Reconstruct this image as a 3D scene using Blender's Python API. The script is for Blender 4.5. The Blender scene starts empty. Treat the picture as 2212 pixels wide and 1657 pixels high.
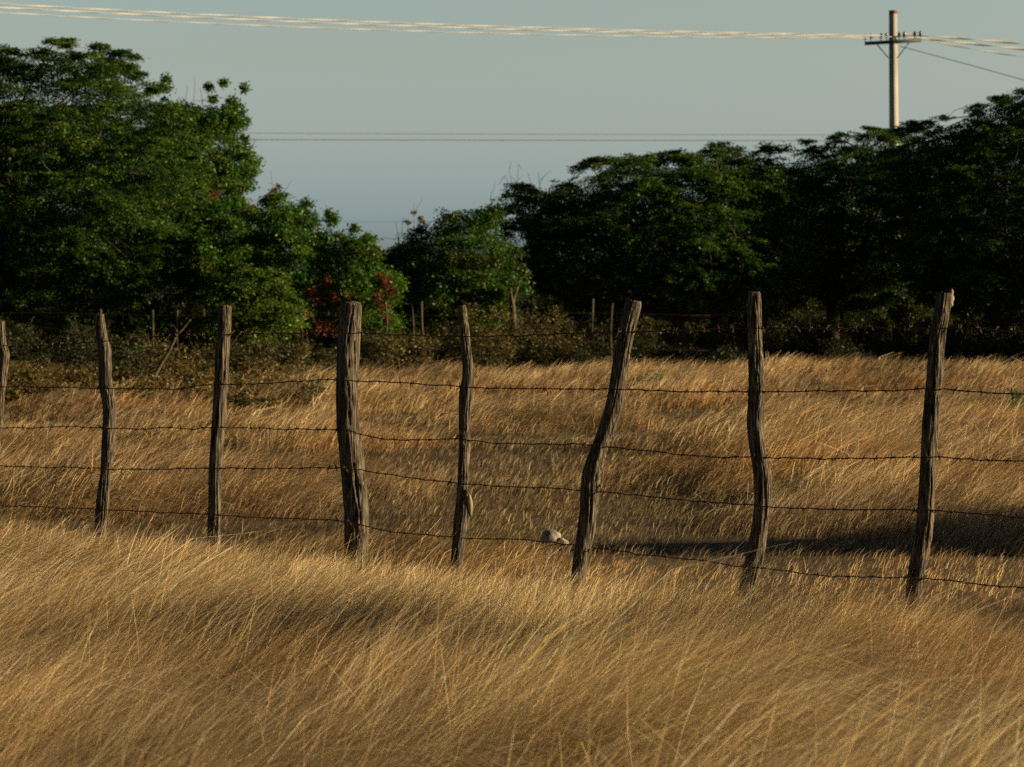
import bpy, math, random
import numpy as np
from mathutils import Vector

# ------------------------------------------------------------------ camera, sky, sun, exposure
sc = bpy.context.scene
F = 6272.0                     # focal length in px of a 2212 px wide view
CX, CY, HY, HC = 1106.0, 828.5, 650.0, 1.6
TILT = math.atan((CY - HY) / F)
SUN_EL, SUN_AZ = math.radians(13.0), math.radians(91.5)   # azimuth clockwise from +Y (view direction)

cam = bpy.data.cameras.new('camera'); camo = bpy.data.objects.new('camera', cam)
sc.collection.objects.link(camo); sc.camera = camo
camo.location = (0, 0, HC); camo.rotation_euler = (math.pi / 2 - TILT, 0, 0)
cam.sensor_width = 36; cam.lens = F / 2212 * 36
cam.clip_start = 0.5; cam.clip_end = 20000
cam.dof.use_dof = True; cam.dof.focus_distance = 15.5; cam.dof.aperture_fstop = 7.8

w = bpy.data.worlds.new('World'); sc.world = w; w.use_nodes = True
nt = w.node_tree; bg = nt.nodes['Background']
sky = nt.nodes.new('ShaderNodeTexSky'); sky.sky_type = 'NISHITA'; sky.sun_disc = False
sky.sun_elevation = SUN_EL; sky.sun_rotation = SUN_AZ
sky.air_density = 1.0; sky.dust_density = 1.2; sky.ozone_density = 2.0
tc = nt.nodes.new('ShaderNodeTexCoord'); sep = nt.nodes.new('ShaderNodeSeparateXYZ')
ramp = nt.nodes.new('ShaderNodeValToRGB'); mul = nt.nodes.new('ShaderNodeMix'); mul.data_type = 'RGBA'; mul.blend_type = 'MULTIPLY'
mul.inputs[0].default_value = 1.0
nt.links.new(tc.outputs['Generated'], sep.inputs[0]); nt.links.new(sep.outputs['Z'], ramp.inputs[0])
SKYRAMP = [(0.0, (.50, .72, 1.05)), (0.028, (.67, .86, 1.30)), (0.056, (.87, .87, 1.01)), (0.084, (.975, .88, .83)), (0.105, (.99, .905, .815)), (0.145, (.34, .36, .37)), (0.24, (.14, .16, .17))]
els = ramp.color_ramp.elements
els[0].position, els[0].color = SKYRAMP[0][0], (*SKYRAMP[0][1], 1)
els[1].position, els[1].color = SKYRAMP[-1][0], (*SKYRAMP[-1][1], 1)
for p, c in SKYRAMP[1:-1]:
    e = els.new(p); e.color = (*c, 1)
nt.links.new(sky.outputs[0], mul.inputs[6]); nt.links.new(ramp.outputs[0], mul.inputs[7])
nt.links.new(mul.outputs[2], bg.inputs[0]); bg.inputs[1].default_value = 0.0694

sun = bpy.data.lights.new('sun', 'SUN'); suno = bpy.data.objects.new('sun', sun); sc.collection.objects.link(suno)
sun.energy = 5.0; sun.angle = math.radians(0.6); sun.color = (1.0, .78, .47)
sd = Vector((math.sin(SUN_AZ) * math.cos(SUN_EL), math.cos(SUN_AZ) * math.cos(SUN_EL), math.sin(SUN_EL)))
suno.rotation_euler = sd.to_track_quat('Z', 'Y').to_euler()

sc.view_settings.view_transform = 'Standard'; sc.view_settings.look = 'None'
sc.view_settings.exposure = 1.10; sc.view_settings.gamma = 1.0
sc.cycles.use_denoising = False
sc.cycles.max_bounces = 4; sc.cycles.diffuse_bounces = 1; sc.cycles.glossy_bounces = 2; sc.cycles.transmission_bounces = 3
sc.cycles.transparent_max_bounces = 4

# ------------------------------------------------------------------ helpers
rng = np.random.default_rng(7); random.seed(7)
CT, ST = math.cos(TILT), math.sin(TILT)
def P(px, py, d):
    """the point at depth y=d that projects to pixel (px,py) of the 2212x1657 view"""
    u = (px - CX) / F; v = (CY - py) / F
    y = CT + v * ST; z = v * CT - ST
    return np.array([u * d / y, d, HC + z * d / y])
def link(o): sc.collection.objects.link(o); return o
def tag(o, label=None, cat=None, group=None, kind=None):
    if label: o['label'] = label
    if cat: o['category'] = cat
    if group: o['group'] = group
    if kind: o['kind'] = kind
    return o
def empty(name, loc):
    o = bpy.data.objects.new(name, None); link(o); o.location = Vector([float(c) for c in loc]); return o
def npmesh(name, V, Fc, mat, parent=None, cols=None, smooth=False, nv=4):
    """V (n,3), Fc (m,nv) arrays in world coordinates -> one object, origin at the parent's location"""
    V = np.asarray(V, dtype=np.float64); Fc = np.asarray(Fc, dtype=np.int32)
    off = np.array(parent_world(parent)) if parent is not None else np.zeros(3)
    me = bpy.data.meshes.new(name)
    me.vertices.add(len(V)); me.vertices.foreach_set('co', (V - off).astype(np.float32).ravel())
    me.loops.add(Fc.size); me.loops.foreach_set('vertex_index', Fc.ravel())
    me.polygons.add(len(Fc))
    me.polygons.foreach_set('loop_start', np.arange(0, Fc.size, nv, dtype=np.int32))
    if smooth: me.polygons.foreach_set('use_smooth', np.ones(len(Fc), dtype=bool))
    me.update(calc_edges=True)
    if cols is not None:
        a = me.color_attributes.new('tint', 'FLOAT_COLOR', 'POINT')
        c4 = np.ones((len(V), 4), dtype=np.float32); c4[:, :3] = cols
        a.data.foreach_set('color', c4.ravel())
    me.materials.append(mat)
    o = bpy.data.objects.new(name, me); link(o)
    if parent is not None: o.parent = parent
    return o
def parent_world(p):
    l = np.zeros(3)
    while p is not None:
        l = l + np.array(p.location); p = p.parent
    return l
def smoothnoise(x, y, seed=0):
    """2-D value noise, -1..1, arrays"""
    x = np.asarray(x, dtype=np.float64); y = np.asarray(y, dtype=np.float64)
    xi = np.floor(x).astype(np.int64); yi = np.floor(y).astype(np.int64)
    fx = x - xi; fy = y - yi
    fx = fx * fx * (3 - 2 * fx); fy = fy * fy * (3 - 2 * fy)
    def h(a, b):
        n = (a * 374761393 + b * 668265263 + seed * 1442695041) & 0xffffffff
        n = ((n ^ (n >> 13)) * 1274126177) & 0xffffffff
        n = n ^ (n >> 16)
        return (n & 0xffff) / 32767.5 - 1
    return (h(xi, yi) * (1 - fx) + h(xi + 1, yi) * fx) * (1 - fy) + (h(xi, yi + 1) * (1 - fx) + h(xi + 1, yi + 1) * fx) * fy
def fbm(x, y, seed=0, o=3):
    s = 0; a = 1; t = 0
    for k in range(o):
        s = s + a * smoothnoise(x * 2 ** k, y * 2 ** k, seed + 17 * k); t += a; a *= .5
    return s / t
def sm(a, b, x):
    t = np.clip((x - a) / (b - a), 0, 1); return t * t * (3 - 2 * t)
def tube(path, rad, n=8, caps=True, groove=None):
    """swept tube -> (V, quads). rad scalar or list; groove(theta, s)->factor"""
    path = np.asarray(path, float); m = len(path)
    rad = np.broadcast_to(np.asarray(rad, float), (m,))
    T = np.gradient(path, axis=0) if m > 2 else np.repeat((path[1:] - path[:-1]), 2, axis=0)
    T = T / (np.linalg.norm(T, axis=1, keepdims=True) + 1e-9)
    ref = np.array([0., 0., 1.]) if abs(T[0][2]) < .8 else np.array([0., 1., 0.])
    A = np.cross(T, ref); A /= np.linalg.norm(A, axis=1, keepdims=True) + 1e-9
    B = np.cross(T, A)
    th = np.arange(n) * 2 * math.pi / n
    R = np.ones((m, n)) * rad[:, None]
    if groove is not None: R = R * groove(th, m)
    V = path[:, None, :] + R[:, :, None] * (np.cos(th)[None, :, None] * A[:, None, :] + np.sin(th)[None, :, None] * B[:, None, :])
    V = V.reshape(-1, 3)
    i = np.arange(m - 1)[:, None] * n; j = np.arange(n)[None, :]; j2 = (j + 1) % n
    Q = np.stack([i + j, i + j2, i + n + j2, i + n + j], -1).reshape(-1, 4)
    if caps:
        # caps as fans of quads round a centre vertex (n even)
        c0 = len(V); V = np.vstack([V, path[0], path[-1]])
        a = np.arange(0, n, 2)
        Q = np.vstack([Q, np.stack([np.full(len(a), c0), (a + 2) % n, (a + 1) % n, a], -1),
                       np.stack([np.full(len(a), c0 + 1), (m - 1) * n + a, (m - 1) * n + (a + 1) % n, (m - 1) * n + (a + 2) % n], -1)])
    return V, Q
class MB:
    def __init__(s): s.V = []; s.Q = []; s.C = []; s.n = 0
    def add(s, V, Q, col=None):
        s.V.append(V); s.Q.append(np.asarray(Q) + s.n); s.n += len(V)
        if col is not None: s.C.append(np.broadcast_to(np.asarray(col, float), (len(V), 3)))
    def tube(s, *a, col=None, **k): s.add(*tube(*a, **k), col=col)
    def build(s, name, mat, parent=None, smooth=False):
        return npmesh(name, np.vstack(s.V), np.vstack(s.Q), mat, parent, np.vstack(s.C) if s.C else None, smooth)
def box(c, sx, sy, sz):
    c = np.asarray(c, float)
    V = np.array([[x, y, z] for x in (-1, 1) for y in (-1, 1) for z in (-1, 1)]) * np.array([sx, sy, sz]) / 2 + c
    Q = np.array([[0, 1, 3, 2], [4, 6, 7, 5], [0, 4, 5, 1], [2, 3, 7, 6], [0, 2, 6, 4], [1, 5, 7, 3]])
    return V, Q

# ------------------------------------------------------------------ materials
def newmat(name):
    m = bpy.data.materials.new(name); m.use_nodes = True
    return m, m.node_tree, m.node_tree.nodes['Principled BSDF']
def leaf_material(name, trans=0.35, rough=.6, spec=.2, tcol=(1, 1, .6)):
    """colours from the per-blade / per-leaf 'tint' attribute, part of the light comes through"""
    m, t, b = newmat(name); N = t.nodes; L = t.links
    at = N.new('ShaderNodeAttribute'); at.attribute_name = 'tint'
    b.inputs['Roughness'].default_value = rough; b.inputs['Specular IOR Level'].default_value = spec
    L.new(at.outputs['Color'], b.inputs['Base Color'])
    tr = N.new('ShaderNodeBsdfTranslucent'); mx = N.new('ShaderNodeMixShader'); mx.inputs[0].default_value = trans
    mc = N.new('ShaderNodeMix'); mc.data_type = 'RGBA'; mc.blend_type = 'MULTIPLY'; mc.inputs[0].default_value = 1
    mc.inputs[7].default_value = (*tcol, 1)
    L.new(at.outputs['Color'], mc.inputs[6]); L.new(mc.outputs[2], tr.inputs['Color'])
    L.new(b.outputs[0], mx.inputs[1]); L.new(tr.outputs[0], mx.inputs[2])
    L.new(mx.outputs[0], N['Material Output'].inputs['Surface'])
    return m
def noise_material(name, c1, c2, scale=(4, 4, 4), rough=.9, detail=6, bump=.3, c3=None, dist=.01, spec=.2):
    m, t, b = newmat(name); N = t.nodes; L = t.links
    tc = N.new('ShaderNodeTexCoord'); mp = N.new('ShaderNodeMapping'); mp.inputs['Scale'].default_value = scale
    nz = N.new('ShaderNodeTexNoise'); nz.inputs['Scale'].default_value = 1; nz.inputs['Detail'].default_value = detail
    cr = N.new('ShaderNodeValToRGB')
    cr.color_ramp.elements[0].position = .35; cr.color_ramp.elements[0].color = (*c1, 1)
    cr.color_ramp.elements[1].position = .65; cr.color_ramp.elements[1].color = (*c2, 1)
    if c3: e = cr.color_ramp.elements.new(.5); e.color = (*c3, 1)
    bm = N.new('ShaderNodeBump'); bm.inputs['Strength'].default_value = bump; bm.inputs['Distance'].default_value = dist
    L.new(tc.outputs['Object'], mp.inputs[0]); L.new(mp.outputs[0], nz.inputs['Vector'])
    L.new(nz.outputs['Fac'], cr.inputs[0]); L.new(cr.outputs[0], b.inputs['Base Color'])
    L.new(nz.outputs['Fac'], bm.inputs['Height']); L.new(bm.outputs[0], b.inputs['Normal'])
    b.inputs['Roughness'].default_value = rough; b.inputs['Specular IOR Level'].default_value = spec
    return m
M_grass = leaf_material('dry_grass', .16, .55, .25, (1, .85, .55))
M_leaf = leaf_material('foliage', .30, .5, .25, (.9, 1, .35))
M_bark = noise_material('bark', (.03, .024, .018), (.10, .08, .055), (3, 3, .8), bump=.6, dist=.03)
M_post = noise_material('weathered_wood', (.008, .007, .005), (.18, .145, .098), (130, 130, 6), detail=9, bump=1.0, c3=(.066, .054, .04), dist=.02)
M_cut = noise_material('cut_wood', (.13, .10, .065), (.30, .24, .165), (60, 60, 8), bump=.4, dist=.003)
M_farpost = noise_material('old_fence_wood', (.035, .028, .02), (.10, .08, .055), (20, 20, 2), bump=.5, dist=.01)
M_wire = noise_material('rusty_wire', (.035, .022, .015), (.085, .05, .032), (60, 60, 60), rough=.8, bump=.1, spec=.15)
M_soil = noise_material('soil', (.05, .033, .017), (.10, .066, .032), (.9, .9, .9), detail=10, bump=.5, dist=.05)
M_rock = noise_material('rock', (.13, .12, .10), (.29, .26, .21), (14, 14, 14), detail=9, bump=.7, dist=.02, c3=(.22, .20, .165))
M_conc = noise_material('concrete', (.24, .225, .19), (.36, .335, .28), (1.5, 1.5, .6), detail=8, bump=.15, dist=.01)
M_red = noise_material('red_paint', (.12, .035, .03), (.20, .05, .04), (6, 6, 6), bump=.05)
M_steel = noise_material('dark_steel', (.025, .035, .035), (.05, .06, .055), (8, 8, 8), rough=.6, bump=.1)
M_insul = noise_material('glass_insulator', (.03, .055, .05), (.05, .08, .07), (8, 8, 8), rough=.25, bump=.0, spec=.5)
M_cable = noise_material('pale_cable', (.50, .49, .45), (.60, .58, .53), (2, 2, 2), rough=.5, bump=.0, spec=.4)
M_thin = noise_material('grey_wire', (.16, .17, .17), (.24, .25, .25), (2, 2, 2), rough=.6, bump=.0)
M_hill = noise_material('wooded_hill', (.05, .065, .06), (.08, .10, .085), (.01, .01, .02), bump=.6, dist=8)

# ------------------------------------------------------------------ ground
FT = np.array([.675, -.738]); FN = np.array([-.738, -.675])     # fence direction and its side towards the camera
def fence_off(x, y):       # >0 on the camera side of the fence line
    return (x + 2.68) * FN[0] + (y - 19) * FN[1]
def ground_z(x, y):
    return .05 * fbm(x * .25, y * .12, 3) * sm(10, 25, y) + .10 * fbm(x * .32 + 3, y * .30, 81, 2) * sm(20, 24, y) * (1 - sm(75, 90, y)) + .05 * fbm(x * .03, y * .03, 9) * sm(28, 70, y)
gx = np.concatenate([-np.geomspace(4000, 16, 40), np.linspace(-15, 15, 61), np.geomspace(16, 4000, 40)])
gy = np.concatenate([np.linspace(-20, 4, 9), np.linspace(5, 60, 111), np.geomspace(61, 6000, 70)])
X, Y = np.meshgrid(gx, gy); Z = ground_z(X, Y) * np.where(Y > 150, 0.3, 1)
nx = len(gx); ii = (np.arange(len(gy) - 1)[:, None] * nx + np.arange(nx - 1)[None, :]).ravel()
gr = npmesh('ground', np.stack([X, Y, Z], -1).reshape(-1, 3), np.stack([ii, ii + 1, ii + nx + 1, ii + nx], -1), M_soil, smooth=True)
tag(gr, kind='structure')

# far hill seen through the gap between the trees
hx = np.linspace(-700, 500, 80); hh = 80 * (0.55 + .35 * smoothnoise(hx / 160, hx * 0, 5) + .12 * smoothnoise(hx / 40, hx * 0, 6))
rows = []
for k, (dy, fz) in enumerate([(0, 0), (120, .45), (260, .85), (400, 1.0), (600, .8), (900, 0)]):
    rows.append(np.stack([hx, 2500 + dy + 30 * smoothnoise(hx / 50, hx * 0 + k, 8), hh * fz * (1 + .08 * smoothnoise(hx / 30, hx * 0 + k, 4)) * (.96 if k < 3 else 1) - (2 if fz == 0 else 0)], -1))
hv = np.concatenate(rows); n = len(hx); ii = (np.arange(5)[:, None] * n + np.arange(n - 1)[None, :]).ravel()
tag(npmesh('hill', hv, np.stack([ii, ii + 1, ii + n + 1, ii + n], -1), M_hill, smooth=True), kind='structure')

# ------------------------------------------------------------------ grass
def blades(name, X, Y, L, lean, az, wid, col_a, col_b, label, segs=3, curl=.5, stuff=True):
    curl = .8
    """ribbons: base (X,Y), length L, lean angle from vertical, azimuth of lean, widths"""
    n = len(X); Z0 = ground_z(X, Y)
    ts = np.linspace(0, 1, segs + 1)
    pts = np.zeros((n, segs + 1, 3)); pts[:, 0] = np.stack([X, Y, Z0 - .01], -1)
    ang = lean[:, None] * (1 - curl + 2 * curl * (ts[None, 1:] - .5 / segs))      # leaning more towards the tip
    st = L[:, None] / segs
    side_w = (rng.normal(0, .22, n)[:, None] * ts[None, 1:] ** 2) * L[:, None] * .6
    dx = np.cumsum(np.sin(ang) * st, 1); dz = np.cumsum(np.cos(ang) * st, 1)
    pts[:, 1:, 0] = X[:, None] + dx * np.cos(az)[:, None] - side_w * np.sin(az)[:, None] + side_w * .5
    pts[:, 1:, 1] = Y[:, None] + dx * np.sin(az)[:, None]
    pts[:, 1:, 2] = Z0[:, None] + dz
    fa = rng.uniform(-1.0, 1.0, n)                                                 # ribbon facing
    W = np.stack([np.cos(fa), np.sin(fa), rng.uniform(-.25, .25, n)], -1)
    prof = np.array([1, .95, .75, .18]) if segs == 3 else np.array([1, .85, .2])
    wv = W[:, None, :] * (wid[:, None] * prof[None, :])[:, :, None] / 2
    V = np.stack([pts - wv, pts + wv], 2).reshape(-1, 3)
    b = (np.arange(n) * (segs + 1) * 2)[:, None] + (np.arange(segs) * 2)[None, :]
    Q = np.stack([b, b + 1, b + 3, b + 2], -1).reshape(-1, 4)
    tt = ts[None, :, None]
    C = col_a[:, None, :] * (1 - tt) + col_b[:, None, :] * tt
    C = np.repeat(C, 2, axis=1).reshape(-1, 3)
    return npmesh(name, V, Q, M_grass, cols=C)
STRAW = np.array([.52, .325, .115]); PALE = np.array([.84, .63, .38]); ORANGE = np.array([.44, .205, .035]); GREY = np.array([.34, .27, .18]); GREEN = np.array([.13, .14, .035])
def scatter(n, d0, d1, wide=1.22, pw=0.):
    """points with density ~ 1/d^2 in the wedge the lens sees (wider than the frame)"""
    u = rng.uniform(-1, 1, n)
    d = d0 * (d1 / d0) ** (rng.uniform(0, 1, n) ** (1 + pw))
    return u * (.1763 * 1.08 * d + 1.7), d
def grass_field(name, n, d0, d1, segs, hfun, wfun, label, cat='grass', side=None, pw=0.):
    per = 16
    nt_ = n // per; X0, Y0 = scatter(nt_, d0, d1, pw=pw)
    if side is not None:
        off = fence_off(X0, Y0); keep = off > 0 if side > 0 else off <= 0
        X0, Y0 = X0[keep], Y0[keep]; nt_ = len(X0)
    # every tuft has its own lean, direction, height and tone; blades fan out a little from it
    wisp = fbm(X0 * 2.6, Y0 * 1.3, 21, 2); broad = fbm(X0 * .55, Y0 * .28, 31, 2)
    offf = fence_off(X0, Y0)
    t_lean = (34 + 24 * sm(.5, 4, offf) if side == 1 else 58) + 20 * broad + 18 * wisp + rng.normal(0, 7, nt_)
    t_az = rng.normal(0, .2, nt_) + .3 * fbm(X0 * 1.3, Y0 * .7, 41, 2)
    t_h = rng.uniform(.72, 1.25, nt_); t_tone = np.exp(rng.normal(0, .20, nt_)) * (1 + .30 * fbm(X0 * 1.6 + 7, Y0 * .7, 45, 2) + .75 * fbm(X0 * .8 + 2, Y0 * .6, 47, 2))
    k = np.repeat(np.arange(nt_), per); n = len(k)
    spread = .022 + .0022 * Y0
    X = X0[k] + rng.normal(0, 1, n) * spread[k]; Y = Y0[k] + rng.normal(0, 1, n) * spread[k] * 1.3
    H = hfun(X, Y) * t_h[k]
    keep = rng.uniform(0, 1, n) < np.clip(H / .12, .25, 1); X, Y, H, k = X[keep], Y[keep], H[keep], k[keep]; n = len(X)
    lean = np.radians(t_lean[k] + rng.normal(0, 13, n))
    stray = rng.uniform(0, 1, n) < .045
    lean = np.where(stray, np.radians(rng.uniform(0, 60, n)), lean)
    lean = np.clip(lean, 0, 1.25)
    az = t_az[k] + rng.normal(0, .24, n)
    odd = rng.uniform(0, 1, n) < .008
    az = np.where(odd, rng.uniform(-3.14, 3.14, n), az)
    L = H / np.cos(np.clip(np.radians(t_lean[k]), .3, 1.05)) * rng.uniform(.6, 1.2, n) * np.where(stray, 1.15, 1)
    L = np.minimum(L, H * rng.uniform(.95, 1.35, n) / np.cos(np.clip(lean, 0, 1.0)))
    L = np.where(H < .12, H * rng.uniform(.8, 2.2, n), L)
    bold = (rng.uniform(0, 1, n) < (.12 if side == 1 else .05)) & ~odd & ~stray
    wid = wfun(Y) * rng.uniform(.6, 1.3, n) * np.where(bold, 1.5, 1); L = L * np.where(bold, 1.14, 1)
    broad_ = fbm(X * .8 + 11, Y * .5, 91, 3); mound_ = fbm(X * .32 + 3, Y * .30, 81, 3) * 1.8
    # colours: patches of orange, grey and greenish blades, pale tips
    pa = fbm(X * .5, Y * .22, 51, 3)[:, None]; pg = fbm(X * .8 + 9, Y * .35, 61, 2)[:, None]
    r = rng.uniform(0, 1, (n, 1)); r2 = rng.uniform(0, 1, (n, 1))
    base = STRAW * (1 - sm(.3, .9, r)) + PALE * sm(.3, .9, r)
    fo = np.clip(sm(-.1, .6, pa) * (.5 if side == 1 else .7) + (r2 < .14) * .5, 0, 1); base = base * (1 - fo) + ORANGE * fo
    fg = np.clip(sm(.0, .7, pg) * .6, 0, 1) ; base = base * (1 - fg) + GREY * fg
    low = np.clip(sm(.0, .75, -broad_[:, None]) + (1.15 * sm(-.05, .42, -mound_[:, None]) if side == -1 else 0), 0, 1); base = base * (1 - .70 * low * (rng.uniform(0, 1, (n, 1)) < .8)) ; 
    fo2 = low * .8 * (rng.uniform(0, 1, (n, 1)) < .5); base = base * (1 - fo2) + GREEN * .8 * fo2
    fgr = (rng.uniform(0, 1, (n, 1)) < .035 + .05 * sm(.2, .7, -pa)) * .8; base = base * (1 - fgr) + GREEN * fgr
    base = base * (np.clip(t_tone[k] * np.exp(rng.normal(.0, .60, n) if side == 1 else rng.normal(-.22, .30, n)), .12, 1.7) * np.where(bold, 1.5, 1))[:, None]; base = np.minimum(base, .78)
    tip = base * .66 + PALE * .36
    base_c = base * np.array([.82, .74, .62])  # bases duller like old thatch, with shade between stems put into the colour
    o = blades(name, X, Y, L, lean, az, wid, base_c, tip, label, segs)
    return tag(o, label, cat, kind='stuff')
def h_front(X, Y):
    off = fence_off(X, Y)                               # metres in front of the fence
    h = np.clip(.035 + .098 * off + .02 * sm(.3, 2.2, X), 0, .34 + .05 * sm(3, 6, off))
    h = h * (1 + .72 * fbm(X * .9, Y * .55, 71, 3) + .15 * fbm(X * 3, Y * 2, 73, 2))
    dark = np.exp(-(((X + .08) / .42) ** 2 + ((Y - 10.9) / .8) ** 2))
    return np.clip(h * (1 - .62 * dark), .06, 1)
def h_back(X, Y):
    off = -fence_off(X, Y)                              # metres behind the fence
    mound = fbm(X * .32 + 3, Y * .30, 81, 3) * 1.8
    h = .05 + .27 * sm(-.45, .75, mound + .25 * fbm(X * .9, Y * .9, 87, 2))
    # a worn strip of short grass just behind the fence on the right
    track = sm(-.9, .6, X) * sm(.0, .35, off) * (1 - sm(3.4, 4.6, off + .5 * fbm(X * 1.2, Y * .5, 83, 2)))
    h = h * (1 - .86 * track)
    h = h * (.55 + .45 * sm(0, 1.2, off))
    return np.clip(h, .045, 1)
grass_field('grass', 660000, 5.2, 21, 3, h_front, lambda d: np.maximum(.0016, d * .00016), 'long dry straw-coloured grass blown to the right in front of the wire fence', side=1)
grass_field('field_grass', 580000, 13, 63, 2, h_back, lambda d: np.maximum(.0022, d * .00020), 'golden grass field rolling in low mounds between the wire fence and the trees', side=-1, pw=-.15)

# ------------------------------------------------------------------ the barbed wire fence
def fence_d(px, off=0.):
    u = (px - CX) / F
    return (10.847 - off) / (.738 * u + .675)
posts = []
def T(x0, y0, s, rows): return [(y0 + y * s, x0 + a * s, x0 + b * s) for y, a, b in rows]
posts.append((T(0, 0, 1, [(695, -8, 11), (730, -7, 13), (748, -6, 15), (764, -3, 22), (796, -5, 18), (827, -8, 14), (867, -13, 10), (906, -16, 7), (946, -20, 2), (1180, -30, -8)]), 'weathered post cut by the left edge of the photo'))
posts.append((T(0, 590, .3955, [(227, 518, 568), (300, 522, 578), (370, 530, 590), (430, 540, 612), (470, 540, 605), (500, 540, 612), (560, 538, 608), (620, 540, 615), (680, 555, 628), (740, 562, 637), (800, 562, 632), (900, 558, 628), (1000, 552, 618), (1100, 545, 605), (1200, 532, 600), (1300, 522, 592), (1400, 518, 578), (1480, 518, 572)]), 'knotty crooked post, second from the left'))
posts.append((T(0, 590, .3955, [(180, 1193, 1263), (300, 1190, 1262), (400, 1182, 1255), (500, 1176, 1250), (600, 1172, 1246), (700, 1166, 1240), (800, 1158, 1236), (900, 1150, 1226), (1000, 1144, 1216), (1100, 1140, 1213), (1200, 1140, 1212), (1300, 1138, 1208), (1400, 1133, 1203), (1500, 1130, 1198), (1560, 1128, 1196)]), 'straight slim post left of the thickest post'))
posts.append((T(590, 590, .3955, [(160, 368, 484), (200, 365, 484), (300, 354, 476), (400, 347, 470), (500, 346, 468), (600, 344, 464), (700, 345, 464), (800, 347, 466), (880, 350, 472), (950, 358, 487), (1020, 364, 494), (1100, 370, 502), (1200, 378, 512), (1300, 385, 520), (1400, 386, 520), (1500, 386, 518), (1600, 388, 514)]), 'thickest post with deep vertical cracks'))
posts.append((T(590, 590, .3955, [(180, 1002, 1056), (240, 1010, 1064), (300, 1016, 1072), (400, 1028, 1083), (500, 1037, 1094), (560, 1036, 1098), (600, 1032, 1097), (630, 1022, 1094), (680, 1018, 1090), (760, 1016, 1080), (850, 1014, 1076), (950, 1014, 1076), (1050, 1010, 1072), (1150, 1007, 1070), (1200, 1005, 1064), (1230, 1002, 1072), (1280, 997, 1080), (1330, 990, 1075), (1400, 982, 1060), (1500, 976, 1045), (1580, 972, 1036)]), 'thin mottled post with a pale cut branch stub near its foot'))
posts.append((T(1114, 590, .4349, [(140, 548, 630), (170, 540, 624), (230, 522, 608), (300, 504, 590), (400, 488, 570), (500, 475, 553), (580, 462, 543), (680, 440, 524), (780, 410, 492), (850, 385, 460), (920, 355, 440), (1000, 330, 420), (1080, 322, 418), (1180, 320, 405), (1280, 308, 395), (1340, 298, 378), (1420, 285, 360)]), 'strongly bent post leaning to the right at its top'))
posts.append((T(1114, 590, .4349, [(94, 1150, 1216), (180, 1150, 1222), (300, 1153, 1225), (420, 1155, 1230), (550, 1156, 1236), (650, 1152, 1232), (750, 1148, 1230), (850, 1158, 1238), (920, 1170, 1252), (1000, 1182, 1270), (1080, 1188, 1272), (1160, 1187, 1268), (1260, 1175, 1255), (1350, 1158, 1245), (1430, 1142, 1230), (1500, 1125, 1212), (1560, 1112, 1200)]), 'tall post with an S-bend below its middle'))
posts.append((T(1573, 590, .4745, [(90, 945, 1016), (150, 935, 1008), (250, 922, 992), (400, 905, 975), (500, 898, 970), (600, 890, 962), (700, 883, 957), (800, 878, 952), (900, 873, 948), (1000, 868, 942), (1100, 860, 937), (1200, 845, 925), (1300, 828, 908), (1380, 815, 895), (1450, 808, 888), (1540, 800, 878)]), 'rightmost tall post leaning right with a chip of bark on top'))
fence = empty('barbed_wire_fence', (-2.68 + FT[0] * 3.4, 19 + FT[1] * 3.4, 0))
tag(fence, 'rustic barbed wire fence of crooked grey wooden posts standing in the long grass', 'fence')
post_px, post_r = [], []
def shifted(rows, dx): return [(y, a + dx, b + dx) for y, a, b in rows]
order = [(-1, (shifted(posts[2][0], -630), 'straight post just outside the left edge of the photo'))] + list(enumerate(posts)) + [(8, (shifted(posts[6][0], 760), 'S-bent post just outside the right edge of the photo'))]
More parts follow.
